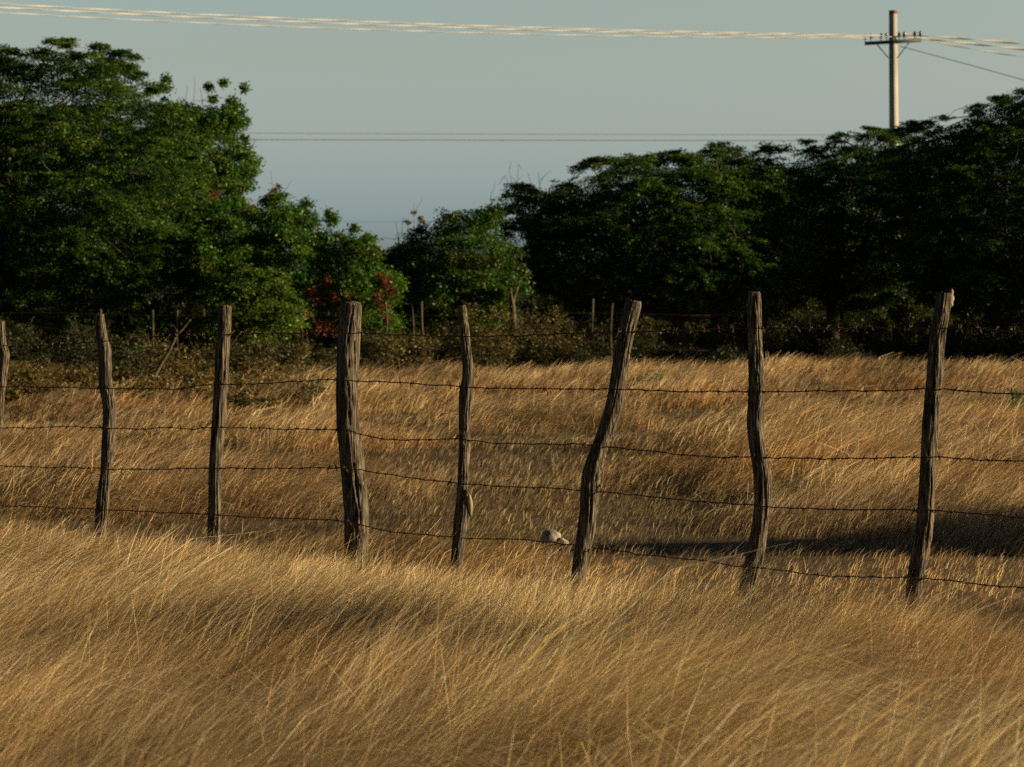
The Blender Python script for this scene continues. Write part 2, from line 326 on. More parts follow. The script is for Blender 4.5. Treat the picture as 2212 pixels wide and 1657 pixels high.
for k, (rows, lab) in order:
    ys = np.array([r[0] for r in rows]); cx = np.array([(r[1] + r[2]) / 2 for r in rows]); hw = np.array([(r[2] - r[1]) / 2 for r in rows])
    d = fence_d(cx[len(cx) // 2])
    yb = HY + HC * F / d + 40                                    # below the ground line
    m = 170
    yy = np.linspace(ys[0], yb, m)
    sl = (cx[-1] - cx[-3]) / (ys[-1] - ys[-3])
    ex = cx[-1] + sl * .6 * (yb - ys[-1])
    X_ = np.interp(yy, np.append(ys, yb), np.append(cx, ex)); Wd = np.interp(yy, np.append(ys, yb), np.append(hw, hw[-1] * 1.02))
    ker = np.array([1, 3, 5, 6, 5, 3, 1.]); ker /= ker.sum()
    pad = lambda a: np.convolve(np.concatenate([[a[0]] * 3, a, [a[-1]] * 3]), ker, 'valid')
    X_ = pad(X_); Wd = pad(Wd)
    path = np.array([P(x, y, d) for x, y in zip(X_, yy)])
    path[:, 1] += .02 * smoothnoise(yy / 90, yy * 0 + k, 5) + np.linspace(.02 * random.uniform(-1, 1), 0, m)
    rr = Wd * d / F
    sk = k * 13
    def groove(th, mm, sk=sk, k=k):
        s = np.linspace(0, 1, mm)[:, None]; t = th[None, :] / (2 * math.pi) + 0 * s
        tw = t + .03 * smoothnoise(s * 6, s * 0, sk)
        # periodic in theta: noise along a circle
        cxn = np.cos(tw * 2 * math.pi); syn = np.sin(tw * 2 * math.pi)
        g = smoothnoise(cxn * 7 + syn * 2 + 40, syn * 7 + s * 11, sk + 1) * .5 + smoothnoise(cxn * 14 + 20 - syn * 3, syn * 14 + s * 16, sk + 2) * .35
        big = smoothnoise(cxn * 1.2 + 5, syn * 1.2 + s * 9, sk + 3)
        deep = np.where(g < -.22, (g + .22) * .75, 0)
        return 1 + .075 * g + .08 * big * (1.2 if k in (1, 4) else .6) + deep
    # a softly worn top: first rings pulled in
    rr[:3] *= np.array([.90, .97, 1.0])
    V, Q = tube(path, rr, 72, True, groove)
    # uneven saw cut on top
    V[:72, 2] += .006 * smoothnoise(np.cos(np.arange(72) / 72 * 6.283) * 2, np.sin(np.arange(72) / 72 * 6.283) * 2, sk)
    o = npmesh('post', V, Q, M_post, fence, smooth=True); o['label'] = lab
    post_px.append((cx[len(cx) // 2], d)); post_r.append(float(np.mean(rr)) * 1.04)
    if k == 4:      # pale branch stub near the foot
        c = P(1012, 1087, d - .024)
        th = np.linspace(0, 2 * math.pi, 17)[:-1]
        sp = np.array([[c[0] + .008 + z * .06, c[1] - .012 + z * .1, c[2] - z] for z in np.linspace(-.055, .075, 9)])
        V, Q = tube(sp, [.003, .009, .013, .016, .017, .016, .013, .009, .003], 12)
        npmesh('branch_stub', V, Q, M_cut, o, smooth=True)['label'] = 'pale cut branch stub on the thin post'
        c = P(1008, 1062, d - .03)
        V, Q = tube(np.array([c + [-.015, 0, -.012], c + [0, -.01, .0], c + [.012, -.012, .012]]), [.014, .015, .006], 10); npmesh('knot', V, Q, M_post, o, smooth=True)
    if k == 5:
        c = P(1291, 1056, d - .03); V, Q = tube(np.array([c + [-.03, 0, -.01], c + [0, 0, .0], c + [.018, 0, .014], c + [.022, 0, .032]]), [.016, .014, .010, .003], 10)
        npmesh('knot', V, Q, M_post, o, smooth=True)
    if k == 7:
        c = P(2054, 640, d - .02); pts = [c + np.array([.002 * math.sin(i * 2), 0, .035 - i * .011]) for i in range(9)]
        V, Q = tube(np.array(pts), [.004, .009, .012, .014, .013, .014, .012, .009, .003], 12)
        V[:, 0] += .004 * smoothnoise(V[:, 2] * 90, V[:, 1] * 90, 4); npmesh('bark_chip', V, Q, M_cut, o)
# one more post out of frame on each side, so the wires end somewhere
pxs = np.array([a for a, b in post_px]); 
wires = [
 [(0,748),(91,748),(220,738),(273,734),(316,728),(400,726),(467,724),(590,720),(728,719),(776,720),(867,724),(985,727),(1021,727),(1104,724),(1114,726),(1201,721),(1323,720),(1371,717),(1462,714),(1614,710),(1649,709),(1834,711),(1881,707),(2000,709),(2047,709),(2142,712),(2212,717)],
 [(0,835),(138,837),(214,838),(257,841),(332,839),(376,841),(463,830),(494,831),(590,828),(649,823),(697,819),(750,821),(772,823),(839,825),(906,829),(997,835),(1021,836),(1114,839),(1314,841),(1349,841),(1462,845),(1614,847),(1668,847),(1801,844),(1934,844),(1995,841),(2038,841),(2095,847),(2212,851)],
 [(0,925),(60,925),(119,922),(217,923),(249,925),(316,928),(348,922),(419,927),(459,922),(486,923),(590,927),(720,929),(752,931),(780,938),(843,951),(906,951),(989,948),(1017,951),(1080,958),(1114,959),(1231,959),(1279,962),(1310,964),(1392,973),(1497,985),(1549,988),(1623,987),(1658,988),(1796,992),(1919,988),(1991,987),(2043,988),(2114,994),(2212,997)],
 [(0,1007),(79,1008),(214,1012),(245,1013),(316,1015),(395,1012),(447,1013),(480,1012),(590,1012),(728,1011),(784,1016),(867,1029),(938,1039),(985,1043),(1013,1045),(1104,1051),(1218,1056),(1253,1059),(1301,1063),(1418,1074),(1549,1087),(1627,1092),(1666,1095),(1772,1100),(1924,1101),(1981,1102),(2019,1103),(2114,1110),(2212,1118)],
 [(0,1092),(119,1097),(206,1100),(237,1101),(356,1107),(451,1112),(479,1114),(590,1119),(740,1125),(788,1135),(835,1148),(906,1154),(974,1159),(1009,1163),(1065,1163),(1114,1165),(1240,1177),(1288,1184),(1388,1198),(1505,1210),(1610,1225),(1649,1227),(1772,1244),(1858,1247),(1967,1247),(1991,1248),(2047,1254),(2133,1264),(2212,1270)]]
wlabels = ['topmost barbed wire strand crossing in front of the dark trees', 'second barbed wire strand from the top', 'middle barbed wire strand', 'fourth barbed wire strand from the top', 'lowest barbed wire strand half sunk in the grass']
def barb_mesh(seed):
    r = random.Random(seed); mb = MB()
    mb.tube(np.array([[-.007, 0, 0], [0, 0, 0], [.007, 0, 0]]), .0052, 6)
    for a0 in (0, 1):
        a = r.uniform(0, 3.14); 
        for s in (0, math.pi):
            L = r.uniform(.020, .028); x = r.uniform(-.006, .006); dx = r.uniform(-.009, .009)
            aa = a + s + r.uniform(-.4, .4)
            if abs(math.sin(aa)) < .45: aa += .8
            mb.tube(np.array([[x, 0, 0], [x + dx * .5, math.cos(aa) * L * .5, math.sin(aa) * L * .5], [x + dx, math.cos(aa) * L, math.sin(aa) * L]]), [.0030, .0026, .0012], 4)
    return np.vstack(mb.V), np.vstack(mb.Q)
barb_me = []
for s in range(6):
    V, Q = barb_mesh(s); ob = npmesh('barb', V, Q, M_wire); me = ob.data; barb_me.append(me); bpy.data.objects.remove(ob)
offs_px = np.concatenate([[-400], pxs, [2800]]); offs = np.array([.045] + [r + .004 for r in post_r] + [.045])
for wi, pts in enumerate(wires):
    px = np.array([p[0] for p in pts], float); py = np.array([p[1] for p in pts], float)
    s0 = (py[1] - py[0]) / (px[1] - px[0]); s1 = (py[-1] - py[-2]) / (px[-1] - px[-2])
    px = np.concatenate([[-170], px, [2420]]); py = np.concatenate([[py[0] - 4 * (wi - 1) + 0], py, [py[-1] + (9, 10, 14, 20, 26)[wi]]])
    path = []
    # resample densely by pixel, with small kinks
    q = np.arange(-165, 2415, 3.0)
    yy = np.interp(q, px, py) + 1.3 * smoothnoise(q / 23, q * 0 + wi * 5, 3) + .7 * smoothnoise(q / 9, q * 0 + wi, 9)
    dd = fence_d(q, np.interp(q, offs_px, offs))
    path = np.array([P(a, b, c) for a, b, c in zip(q, yy, dd)])
    t = np.gradient(path, axis=0); t /= np.linalg.norm(t, axis=1, keepdims=True)
    s = np.concatenate([[0], np.cumsum(np.linalg.norm(np.diff(path, axis=0), axis=1))])
    up = np.array([0, 0, 1.]); side = np.cross(t, up)
    mb = MB()
    s2 = np.arange(0, s[-1], .0075)
    P2 = np.stack([np.interp(s2, s, path[:, i]) for i in range(3)], -1); S2 = np.stack([np.interp(s2, s, side[:, i]) for i in range(3)], -1)
    for ph in (0, math.pi):
        hel = P2 + .0018 * (np.cos(s2 / .045 * 6.283 + ph)[:, None] * S2 + np.sin(s2 / .045 * 6.283 + ph)[:, None] * up)
        mb.tube(hel, .0021, 4)
    wo = mb.build('barbed_wire', M_wire, fence); wo['label'] = wlabels[wi]
    sb = .10 + random.uniform(0, .1)
    nb = 0
    while sb < s[-1] - .05 and nb < 98:
        c = np.array([np.interp(sb, s, path[:, i]) for i in range(3)]); td = np.array([np.interp(sb, s, t[:, i]) for i in range(3)])
        pxc = CX + c[0] / c[1] * F
        if -30 < pxc < 2240:
            b = bpy.data.objects.new('barb', barb_me[random.randrange(6)]); link(b); b.parent = wo
            b.location = Vector(c - parent_world(wo))
            b.rotation_mode = 'QUATERNION'
            b.rotation_quaternion = Vector(td).to_track_quat('X', 'Z')
            sc_ = random.uniform(.85, 1.15); b.scale = (sc_, sc_, sc_); nb += 1
        sb += random.uniform(.075, .125)

# ------------------------------------------------------------------ trees and shrubs
def inpoly(px, py, poly):
    x = np.asarray(px); y = np.asarray(py); ins = np.zeros(x.shape, bool)
    n = len(poly); j = n - 1
    for i in range(n):
        xi, yi = poly[i]; xj, yj = poly[j]
        c = ((yi > y) != (yj > y)) & (x < (xj - xi) * (y - yi) / (yj - yi + 1e-9) + xi)
        ins ^= c; j = i
    return ins
def edgedist(px, py, poly):
    d = np.full(len(px), 1e9)
    for i in range(len(poly)):
        a = np.array(poly[i], float); b = np.array(poly[(i + 1) % len(poly)], float); ab = b - a
        t = np.clip(((px - a[0]) * ab[0] + (py - a[1]) * ab[1]) / (ab @ ab + 1e-9), 0, 1)
        d = np.minimum(d, np.hypot(px - a[0] - t * ab[0], py - a[1] - t * ab[1]))
    return d
def leaf_quads(C, size, aspect, flat, mb_cols, hang=0.):
    """rhombic leaf faces at C: flat=1 horizontal, 0 any way up"""
    n = len(C)
    nrm = rng.normal(size=(n, 3)); nrm[:, 2] = np.abs(nrm[:, 2]); nrm = nrm * (1 - flat) + np.array([0, 0, 1.5]) * flat
    nrm /= np.linalg.norm(nrm, axis=1, keepdims=True)
    a = rng.normal(size=(n, 3)); a[:, 2] = a[:, 2] * .5 - hang
    a -= (a * nrm).sum(1, keepdims=True) * nrm * .8; a /= np.linalg.norm(a, axis=1, keepdims=True)
    b = np.cross(nrm, a); b /= np.linalg.norm(b, axis=1, keepdims=True) + 1e-9
    s = (size * rng.uniform(.6, 1.4, n))[:, None]
    V = np.stack([C - a * s * .5, C + b * s * aspect * .5, C + a * s * .55, C - b * s * aspect * .5], 1).reshape(-1, 3)
    Q = np.arange(n * 4).reshape(-1, 4)
    return V, Q, np.repeat(mb_cols, 4, axis=0)
def crown_from_poly(poly, d0, thick, style, dens, cols, holes=.0, seed=1, bough=None, brown=0.):
    """boughs placed through the volume behind and in front of an outline, each with leafy twigs"""
    poly = [(float(a), float(b)) for a, b in poly]
    xs = [p[0] for p in poly]; ys = [p[1] for p in poly]
    s = d0 / F
    area = 0
    for i in range(len(poly)):
        a, b = poly[i], poly[(i + 1) % len(poly)]; area += a[0] * b[1] - b[0] * a[1]
    area = abs(area) / 2 * s * s
    br = bough or (.55 if style == 'acacia' else .38)
    nb = int(area / (br * br) * (4.2 if style == 'acacia' else 2.8) * dens) + 6
    bx, by = [], []
    while len(bx) < nb:
        a = rng.uniform(min(xs), max(xs), 4 * nb); b = rng.uniform(min(ys), max(ys), 4 * nb)
        k = inpoly(a, b, poly); bx += list(a[k]); by += list(b[k])
    bx = np.array(bx[:nb]); by = np.array(by[:nb])
    e = edgedist(bx, by, poly) * s
    keep = (e > br * .35) | (rng.uniform(size=nb) < (.95 if style == 'acacia' else .6))
    bs = np.clip(e + .16, .22, br) / br
    bx, by, e, bs = bx[keep], by[keep], e[keep], bs[keep]; nb = len(bx)
    hw = thick * np.sqrt(np.clip(e / (thick * .8), .03, 1))
    v = rng.uniform(-1, 1, nb); v = np.sign(v) * np.abs(v) ** .45
    dep = d0 + v * hw
    B = np.array([P(a, b, d) for a, b, d in zip(bx, by, dep)])
    # boughs share the outline at their own depth
    ctr = B.mean(0); LC = []; TW = []; LCc = []
    for i in range(nb):
        nt_ = int(rng.integers(7, 12)) if style == 'acacia' else int(rng.integers(5, 9))
        tone = rng.uniform(.65, 1.3); hue = rng.uniform(0, 1)
        c0 = cols[0] * (1 - hue) + cols[1] * hue
        if rng.uniform() < brown: c0 = cols[2]
        for j in range(nt_):
            az = rng.uniform(0, 6.283); out = B[i] - ctr; out = out / (np.linalg.norm(out) + 1e-6)
            if style == 'acacia':
                dr = np.array([math.cos(az), math.sin(az), rng.uniform(-.35, .5)]) + out * .35
                L = br * bs[i] * rng.uniform(.7, 1.35); m = int(rng.integers(44, 62)); droop = rng.uniform(.15, .5) * L; wd = .06
            elif style == 'broad':
                dr = np.array([math.cos(az) * .8, math.sin(az) * .8, rng.uniform(-.4, .9)]) + out * .3
                L = br * bs[i] * rng.uniform(.6, 1.1); m = int(rng.integers(36, 54)); droop = rng.uniform(.2, .6) * L; wd = .085
            else:   # scrub
                dr = np.array([math.cos(az) * .7, math.sin(az) * .7, rng.uniform(.1, 1.2)])
                L = br * bs[i] * rng.uniform(.8, 1.6); m = int(rng.integers(10, 20)); droop = .0; wd = .04
            dr /= np.linalg.norm(dr)
            t = rng.uniform(0.05, 1, m) ** .8
            c = B[i] + dr * (L * t)[:, None]; c[:, 2] -= droop * t * t
            c += rng.normal(0, 1, (m, 3)) * wd * np.array([1, 1, .7 if style != 'acacia' else .35])
            LC.append(c); LCc.append(np.repeat((c0 * tone * rng.uniform(.8, 1.25))[None], m, 0))
            tp = np.array([0, .5, 1.]); tc_ = B[i] + dr * (L * tp)[:, None]; tc_[:, 2] -= droop * tp * tp
            if j < 3: TW.append(tc_)
    if style != 'scrub':        # inner leaves that close the crown
        nf = int(area * (2900 if style == 'acacia' else 1700)); a = rng.uniform(min(xs), max(xs), nf * 3); b = rng.uniform(min(ys), max(ys), nf * 3)
        kk = inpoly(a, b, poly); a, b = a[kk][:nf], b[kk][:nf]; e2 = edgedist(a, b, poly) * s; kk = e2 > (br * .8 if style == 'acacia' else br * .4); a, b, e2 = a[kk], b[kk], e2[kk]
        hw2 = thick * np.sqrt(np.clip(e2 / (thick * .8), .03, 1)) * .75; dp = d0 + rng.uniform(-1, 1, len(a)) * hw2
        u_ = (a - CX) / F; v_ = (CY - b) / F; y_ = CT + v_ * ST; z_ = v_ * CT - ST
        LC.append(np.stack([u_ * dp / y_, dp, HC + z_ * dp / y_], -1)); LCc.append(np.repeat(cols[0][None], len(a), 0))
    C = np.vstack(LC); cc = np.vstack(LCc) * rng.uniform(.7, 1.3, (len(C), 1))
    size, asp, flat, hang = {'acacia': (.064, .5, .22, 0.), 'broad': (.084, .45, .12, .5), 'scrub': (.055, .5, .1, 0.)}[style]
    return leaf_quads(C, size, asp, flat, cc, hang), B, TW
def limb(a, b, r0, r1, bend=.15, n=7):
    a = np.asarray(a, float); b = np.asarray(b, float); L = np.linalg.norm(b - a)
    t = np.linspace(0, 1, n)[:, None]; off = rng.normal(0, 1, 3) * bend * L; off2 = rng.normal(0, 1, 3) * bend * L * .4
    p = a * (1 - t) + b * t + off * (np.sin(t * math.pi)) * .5 + off2 * np.sin(t * 2 * math.pi) * .5
    return p, np.linspace(r0, r1, n)
G_AC = [np.array([.022, .062, .010]), np.array([.062, .102, .012]), np.array([.16, .075, .03])]
G_BR = [np.array([.032, .10, .010]), np.array([.075, .115, .012]), np.array([.15, .05, .02])]
G_SC = [np.array([.060, .060, .018]), np.array([.12, .088, .03]), np.array([.20, .11, .04])]
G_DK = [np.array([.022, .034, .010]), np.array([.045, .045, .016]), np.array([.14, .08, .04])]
def tree(name, label, cat, poly, d0, thick, style, dens, cols, trunks, group=None, bough=None, brown=0., nlimb=14, base_d=None, extra=None):
    """trunks: list of (base px, fork px, fork py, radius)"""
    bd = base_d or d0
    tb = trunks[0][0]; gx_ = (tb - CX) / F * bd; base = (gx_, bd, float(ground_z(gx_, bd)))
    root = empty(name, base); tag(root, label, cat, group)
    (V, Q, C), B, TW = crown_from_poly(poly, d0, thick, style, dens, cols, bough=bough, brown=brown)
    if extra is not None:
        V2, Q2, C2 = extra; Q = np.vstack([Q, Q2 + len(V)]); V = np.vstack([V, V2]); C = np.vstack([C, C2])
    npmesh('crown', V, Q, M_leaf, root, C)
    mb = MB(); nodes = []
    for (bx, fx, fy, r) in trunks:
        x = (bx - CX) / F * bd; b0 = np.array([x, bd, float(ground_z(x, bd)) - .1]); f = P(fx, fy, bd)
        mb.tube(*limb(b0, f, r * 1.25, r * .8, .06, 9), n=10)
        sel = B[rng.choice(len(B), min(nlimb, len(B)), replace=False)]
        for q in sel:
            p, rr = limb(f, q, r * rng.uniform(.3, .55), .012, .10, 9); mb.tube(p, rr, n=6); nodes += list(p[2:])
    nodes = np.array(nodes)
    for q in B[::2]:
        nd = nodes[np.argmin(((nodes - q) ** 2).sum(1))]
        if np.linalg.norm(nd - q) < 2.5: mb.tube(*limb(nd, q, .016, .006, .12, 5), n=4, caps=False)
    for t in TW[::3]: mb.tube(t, [.006, .004, .002], n=4, caps=False)
    mb.build('trunk', M_bark, root, smooth=True)
    return root
def sprig(px, py, d, style='broad', r=.16, n=160, cols=G_BR):
    c = P(px, py, d); C = c + rng.normal(0, 1, (n, 3)) * r * np.array([.5, .5, .42])
    hue = rng.uniform(0, 1, (n, 1)); cc = (cols[0] * (1 - hue) + cols[1] * hue) * rng.uniform(.7, 1.3, (n, 1))
    return leaf_quads(C, .10 if style == 'broad' else .06, .42, .1, cc, .5)
def merge(lst):
    V, Q, C, n = [], [], [], 0
    for v, q, c in lst: V.append(v); Q.append(q + n); C.append(c); n += len(v)
    return np.vstack(V), np.vstack(Q), np.vstack(C)

tree('thorn_tree', 'tall feathery green thorn tree filling the left edge of the photo', 'tree',
     [(-260, 150), (-120, 105), (-20, 92), (30, 112), (110, 88), (160, 88), (230, 100), (290, 112), (285, 150), (325, 175), (345, 215), (400, 250), (425, 330), (430, 450), (395, 560), (300, 640), (200, 690), (60, 700), (-260, 700)],
     70, 2.6, 'acacia', 1.15, G_AC, [(60, 70, 600, .20), (-70, -90, 590, .16)], nlimb=20)
ex = merge([sprig(x, y, 73 + rng.uniform(-.6, .6), r=.13) for x, y in [(452, 188), (483, 180), (528, 190), (500, 218), (462, 215), (455, 240), (490, 235), (520, 240), (505, 262), (478, 262), (358, 172), (335, 188), (322, 200), (530, 262), (528, 300)]])
tree('leafy_tree', 'bright green broadleaf tree with sprigs standing out against the sky, right of the feathery tree', 'tree',
     [(330, 215), (352, 185), (385, 215), (430, 235), (455, 225), (500, 215), (530, 245), (528, 285), (515, 300), (548, 330), (552, 365), (535, 400), (548, 450), (565, 520), (550, 600), (440, 660), (340, 620), (300, 400)],
     73, 1.6, 'broad', 1.1, G_BR, [(455, 450, 560, .14)], brown=.012, extra=ex)
tree('leafy_tree', 'low green tree with rounded tufts just right of the tallest broadleaf tree', 'tree',
     [(545, 450), (580, 425), (610, 420), (640, 422), (668, 440), (675, 480), (695, 520), (700, 620), (690, 700), (600, 740), (540, 700), (530, 560)],
     70, 1.2, 'broad', 1.2, G_BR, [(610, 612, 620, .10)], brown=.008)
ex = merge([sprig(x, y, 68, r=.13) for x, y in [(712, 462), (716, 480), (765, 495), (800, 520), (812, 545)]])
ex2 = []
for x, y in [(688, 630), (700, 650), (720, 610), (735, 640), (745, 660), (700, 700), (715, 715), (725, 700), (738, 720), (690, 720), (768, 640), (835, 600), (850, 610), (858, 630), (830, 640), (842, 660), (850, 690), (760, 690), (675, 680)]:
    ex2.append(sprig(x - 14, y, 66.8 + rng.uniform(-.3, .3), r=.13, n=70, cols=[G_BR[2] * .6, G_BR[2] * 1.0]))
tree('leafy_tree', 'low green tree with clusters of rust-red dead leaves behind the thickest fence post', 'tree',
     [(690, 500), (706, 462), (722, 475), (735, 505), (765, 492), (785, 512), (805, 520), (812, 550), (850, 590), (862, 640), (850, 720), (780, 760), (690, 740), (670, 620)],
     68, 1.1, 'broad', 1.15, G_BR, [(760, 760, 640, .10)], brown=.012, extra=merge([ex] + ex2))
tree('leafy_tree', 'small green tree at the bottom of the gap in the tree line', 'tree',
     [(790, 600), (805, 545), (825, 530), (850, 545), (872, 525), (895, 545), (915, 600), (920, 700), (860, 740), (790, 720)],
     73, 1.2, 'broad', 1.3, [G_BR[0] * .8, G_BR[1] * .7, G_BR[2]], [(855, 855, 650, .07)])
tree('drooping_thorn_tree', 'small arching thorn tree with drooping feathery sprays below the broadleaf trees', 'tree',
     [(425, 650), (450, 600), (500, 575), (560, 572), (600, 590), (630, 640), (640, 700), (560, 740), (480, 750), (420, 720)],
     62, .8, 'acacia', 1.1, [G_AC[1] * .9, G_AC[1] * 1.5, G_AC[2]], [(520, 522, 700, .07)], bough=.42)
tree('leafy_tree', 'olive-green rounded tree in the middle of the tree line, left of the wide dark tree', 'tree',
     [(850, 570), (870, 530), (905, 500), (935, 465), (985, 440), (1035, 438), (1075, 455), (1110, 520), (1135, 600), (1110, 680), (1000, 720), (900, 720), (850, 690)],
     71, 1.6, 'broad', 1.1, [G_BR[0] * .7, G_BR[1] * .65, G_BR[2] * .7], [(985, 990, 640, .14)], brown=.006)
tree('thorn_tree', 'wide umbrella-shaped dark thorn tree with a forked trunk behind the bent post', 'tree',
     [(1070, 415), (1105, 392), (1150, 378), (1205, 385), (1240, 375), (1262, 340), (1300, 345), (1335, 328), (1385, 308), (1420, 322), (1480, 330), (1540, 328), (1620, 335), (1700, 370), (1750, 560), (1690, 650), (1500, 670), (1300, 665), (1200, 660), (1130, 600), (1110, 540), (1080, 480)],
     75, 3.4, 'acacia', 1.15, G_AC, [(1472, 1462, 690, .20), (1530, 1560, 680, .22)], nlimb=22)
tree('thorn_tree', 'dark thorn tree with a ragged top just left of the utility pole', 'tree',
     [(1500, 352), (1545, 300), (1590, 318), (1625, 310), (1660, 302), (1700, 318), (1745, 306), (1790, 300), (1835, 280), (1890, 272), (1940, 280), (1990, 268), (2010, 330), (2020, 500), (1960, 640), (1850, 670), (1700, 660), (1600, 560)],
     80, 2.6, 'acacia', 1.1, G_AC, [(1790, 1800, 650, .20)], nlimb=18)
tree('thorn_tree', 'tallest dark thorn tree at the right edge of the photo', 'tree',
     [(1910, 310), (1950, 268), (2020, 252), (2070, 246), (2110, 222), (2155, 206), (2195, 182), (2260, 172), (2340, 165), (2450, 210), (2560, 300), (2560, 680), (2300, 710), (2100, 700), (1980, 640), (1930, 500)],
     76, 3.0, 'acacia', 1.1, G_AC, [(2250, 2240, 640, .24)], nlimb=20)
for lab, pl, px_, d_ in [
    ('dark tree crown filling in behind the feathery tree at the left edge', [(-200, 330), (0, 250), (150, 230), (300, 260), (420, 330), (500, 430), (520, 600), (480, 760), (-200, 760)], 200, 90),
    ('dark low tree crown behind the wide umbrella-shaped tree', [(1120, 500), (1180, 430), (1300, 400), (1420, 375), (1520, 410), (1600, 440), (1640, 560), (1620, 680), (1200, 690), (1120, 620)], 1380, 92),
    ('dark tree crown behind the ragged-topped tree and the tallest right-hand tree', [(1560, 460), (1640, 380), (1760, 350), (1900, 325), (2050, 300), (2200, 260), (2400, 300), (2450, 500), (2400, 720), (1650, 700)], 2000, 94)]:
    tree('background_tree', lab, 'tree', pl, d_, 1.5, 'broad', .9, [G_AC[0] * .8, G_AC[1] * .7, G_AC[2]], [(px_, px_ + 10, 640, .2)], bough=.6, nlimb=8)
# low bushes and thicket beneath
def shrub(label, px, ptop, pbase, wpx, d, style='scrub', cols=G_SC, name='shrub', dens=1.0, group=None, seed=0, thick=None):
    h = pbase - ptop; r_ = random.Random(seed + int(px))
    poly = []
    for k in range(14):
        a = math.pi * k / 13; rr = r_.uniform(.5, 1.2)
        poly.append((px - math.cos(a) * wpx / 2 * rr, pbase - h * .25 - math.sin(a) * h * .75 * rr))
    poly += [(px + wpx * .4, pbase), (px - wpx * .4, pbase)]
    bd = d
    return tree(name, label, 'shrub', poly, d, thick or wpx * d / F * .4, style, dens, cols, [(px, px + 2, pbase - h * .3, .03)], bough=.3, nlimb=6, group=group)
def base_py(d, z=0.): return HY + (HC - z) * F / d
for lab, px, top, wpx, d, cols in [
    ('dark scrubby bush at the left edge behind the cropped fence post', 40, 690, 260, 60, G_DK),
    ('dark bush between the first two fence posts on the left', 165, 700, 200, 58, G_DK),
    ('olive bush right behind the knotty second post', 270, 735, 170, 52, G_DK),
    ('olive-brown bush with a dead branch leaning over it, left of the third post', 390, 745, 190, 50, G_SC),
    ('brownish low bush just left of the thickest post', 585, 735, 190, 50, G_SC),
    ('sparse grey-brown bush right of the thickest post', 860, 700, 200, 62, G_SC),
    ('brown twiggy bush behind the thin mottled post', 1050, 670, 210, 63, G_SC),
    ('twiggy olive bush left of the bent post', 1190, 690, 170, 66, G_SC),
    ('dim bush between the two fork-trunk trees and the bent post', 1390, 730, 110, 70, G_DK),
    ('dark bush left of the tall S-bent post', 1590, 700, 150, 74, G_DK),
    ('dark bush right of the tall S-bent post', 1740, 690, 230, 74, G_DK),
    ('brownish bush beneath the utility pole', 1900, 690, 190, 75, G_DK),
    ('dark bush just right of the rightmost fence post', 2090, 690, 160, 74, G_DK),
    ('small olive bush near the right edge standing in the shade', 2150, 725, 60, 70, G_SC),
    ('dark bush at the right edge of the photo', 2260, 690, 180, 74, G_DK)]:
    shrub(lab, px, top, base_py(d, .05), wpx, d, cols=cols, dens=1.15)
# the thicket behind them, one uncountable mass of undergrowth
th = []
for px in np.arange(-250, 2600, 70):
    dd = 88 + rng.uniform(-4, 8); bp = base_py(dd); topy = 610 + rng.uniform(-25, 45)
    poly = [(px - 70, bp), (px - 60, topy + 40), (px - 25, topy), (px + 25, topy + 5), (px + 65, topy + 45), (px + 70, bp)]
    (V, Q, C), B, TW = crown_from_poly(poly, dd, 1.3, 'broad', .9, [G_DK[0], G_DK[1], G_DK[2]], bough=.42); th.append((V, Q, C))
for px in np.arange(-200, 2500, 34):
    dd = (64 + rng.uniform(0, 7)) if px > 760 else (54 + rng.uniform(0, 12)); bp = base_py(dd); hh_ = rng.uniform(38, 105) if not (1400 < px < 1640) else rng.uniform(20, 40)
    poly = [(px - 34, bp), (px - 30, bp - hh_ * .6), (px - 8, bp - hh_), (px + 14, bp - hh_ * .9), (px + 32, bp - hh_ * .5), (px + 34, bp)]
    cs = [c * .6 for c in G_DK] if (px > 1250 or px < 250) else [(G_DK[0] + G_SC[0]) / 3.4, (G_DK[1] + G_SC[1]) / 3.2, G_SC[2]]  # outer scrub darkened: the shade of the trees is put into its colour
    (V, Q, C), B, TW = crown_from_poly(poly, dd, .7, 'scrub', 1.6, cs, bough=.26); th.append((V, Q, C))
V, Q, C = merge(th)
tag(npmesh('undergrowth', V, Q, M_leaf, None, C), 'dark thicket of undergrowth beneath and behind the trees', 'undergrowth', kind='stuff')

wd = []
for i in range(120):
    px = rng.uniform(-120, 700); dd = rng.uniform(40, 62); bp = base_py(dd); hh_ = rng.uniform(.18, .40) * F / dd; ww = rng.uniform(.35, .8) * F / dd
    poly = [(px - ww / 2, bp), (px - ww * .45, bp - hh_ * .6), (px - ww * .1, bp - hh_), (px + ww * .2, bp - hh_ * .85), (px + ww * .45, bp - hh_ * .5), (px + ww / 2, bp)]
    k_ = rng.uniform(); cs = [G_SC[0] * (.8 + .6 * k_), G_SC[1] * np.array([1.2, 1, 1]) * (.8 + .6 * k_), G_SC[2]]
    (V, Q, C), B, TW = crown_from_poly(poly, dd, .35, 'scrub', .9, cs, bough=.2); wd.append((V, Q, C))
V, Q, C = merge(wd)
tag(npmesh('weeds', V, Q, M_leaf, None, C), 'olive-brown weeds spreading through the grass at the left behind the wire fence', 'weeds', kind='stuff')

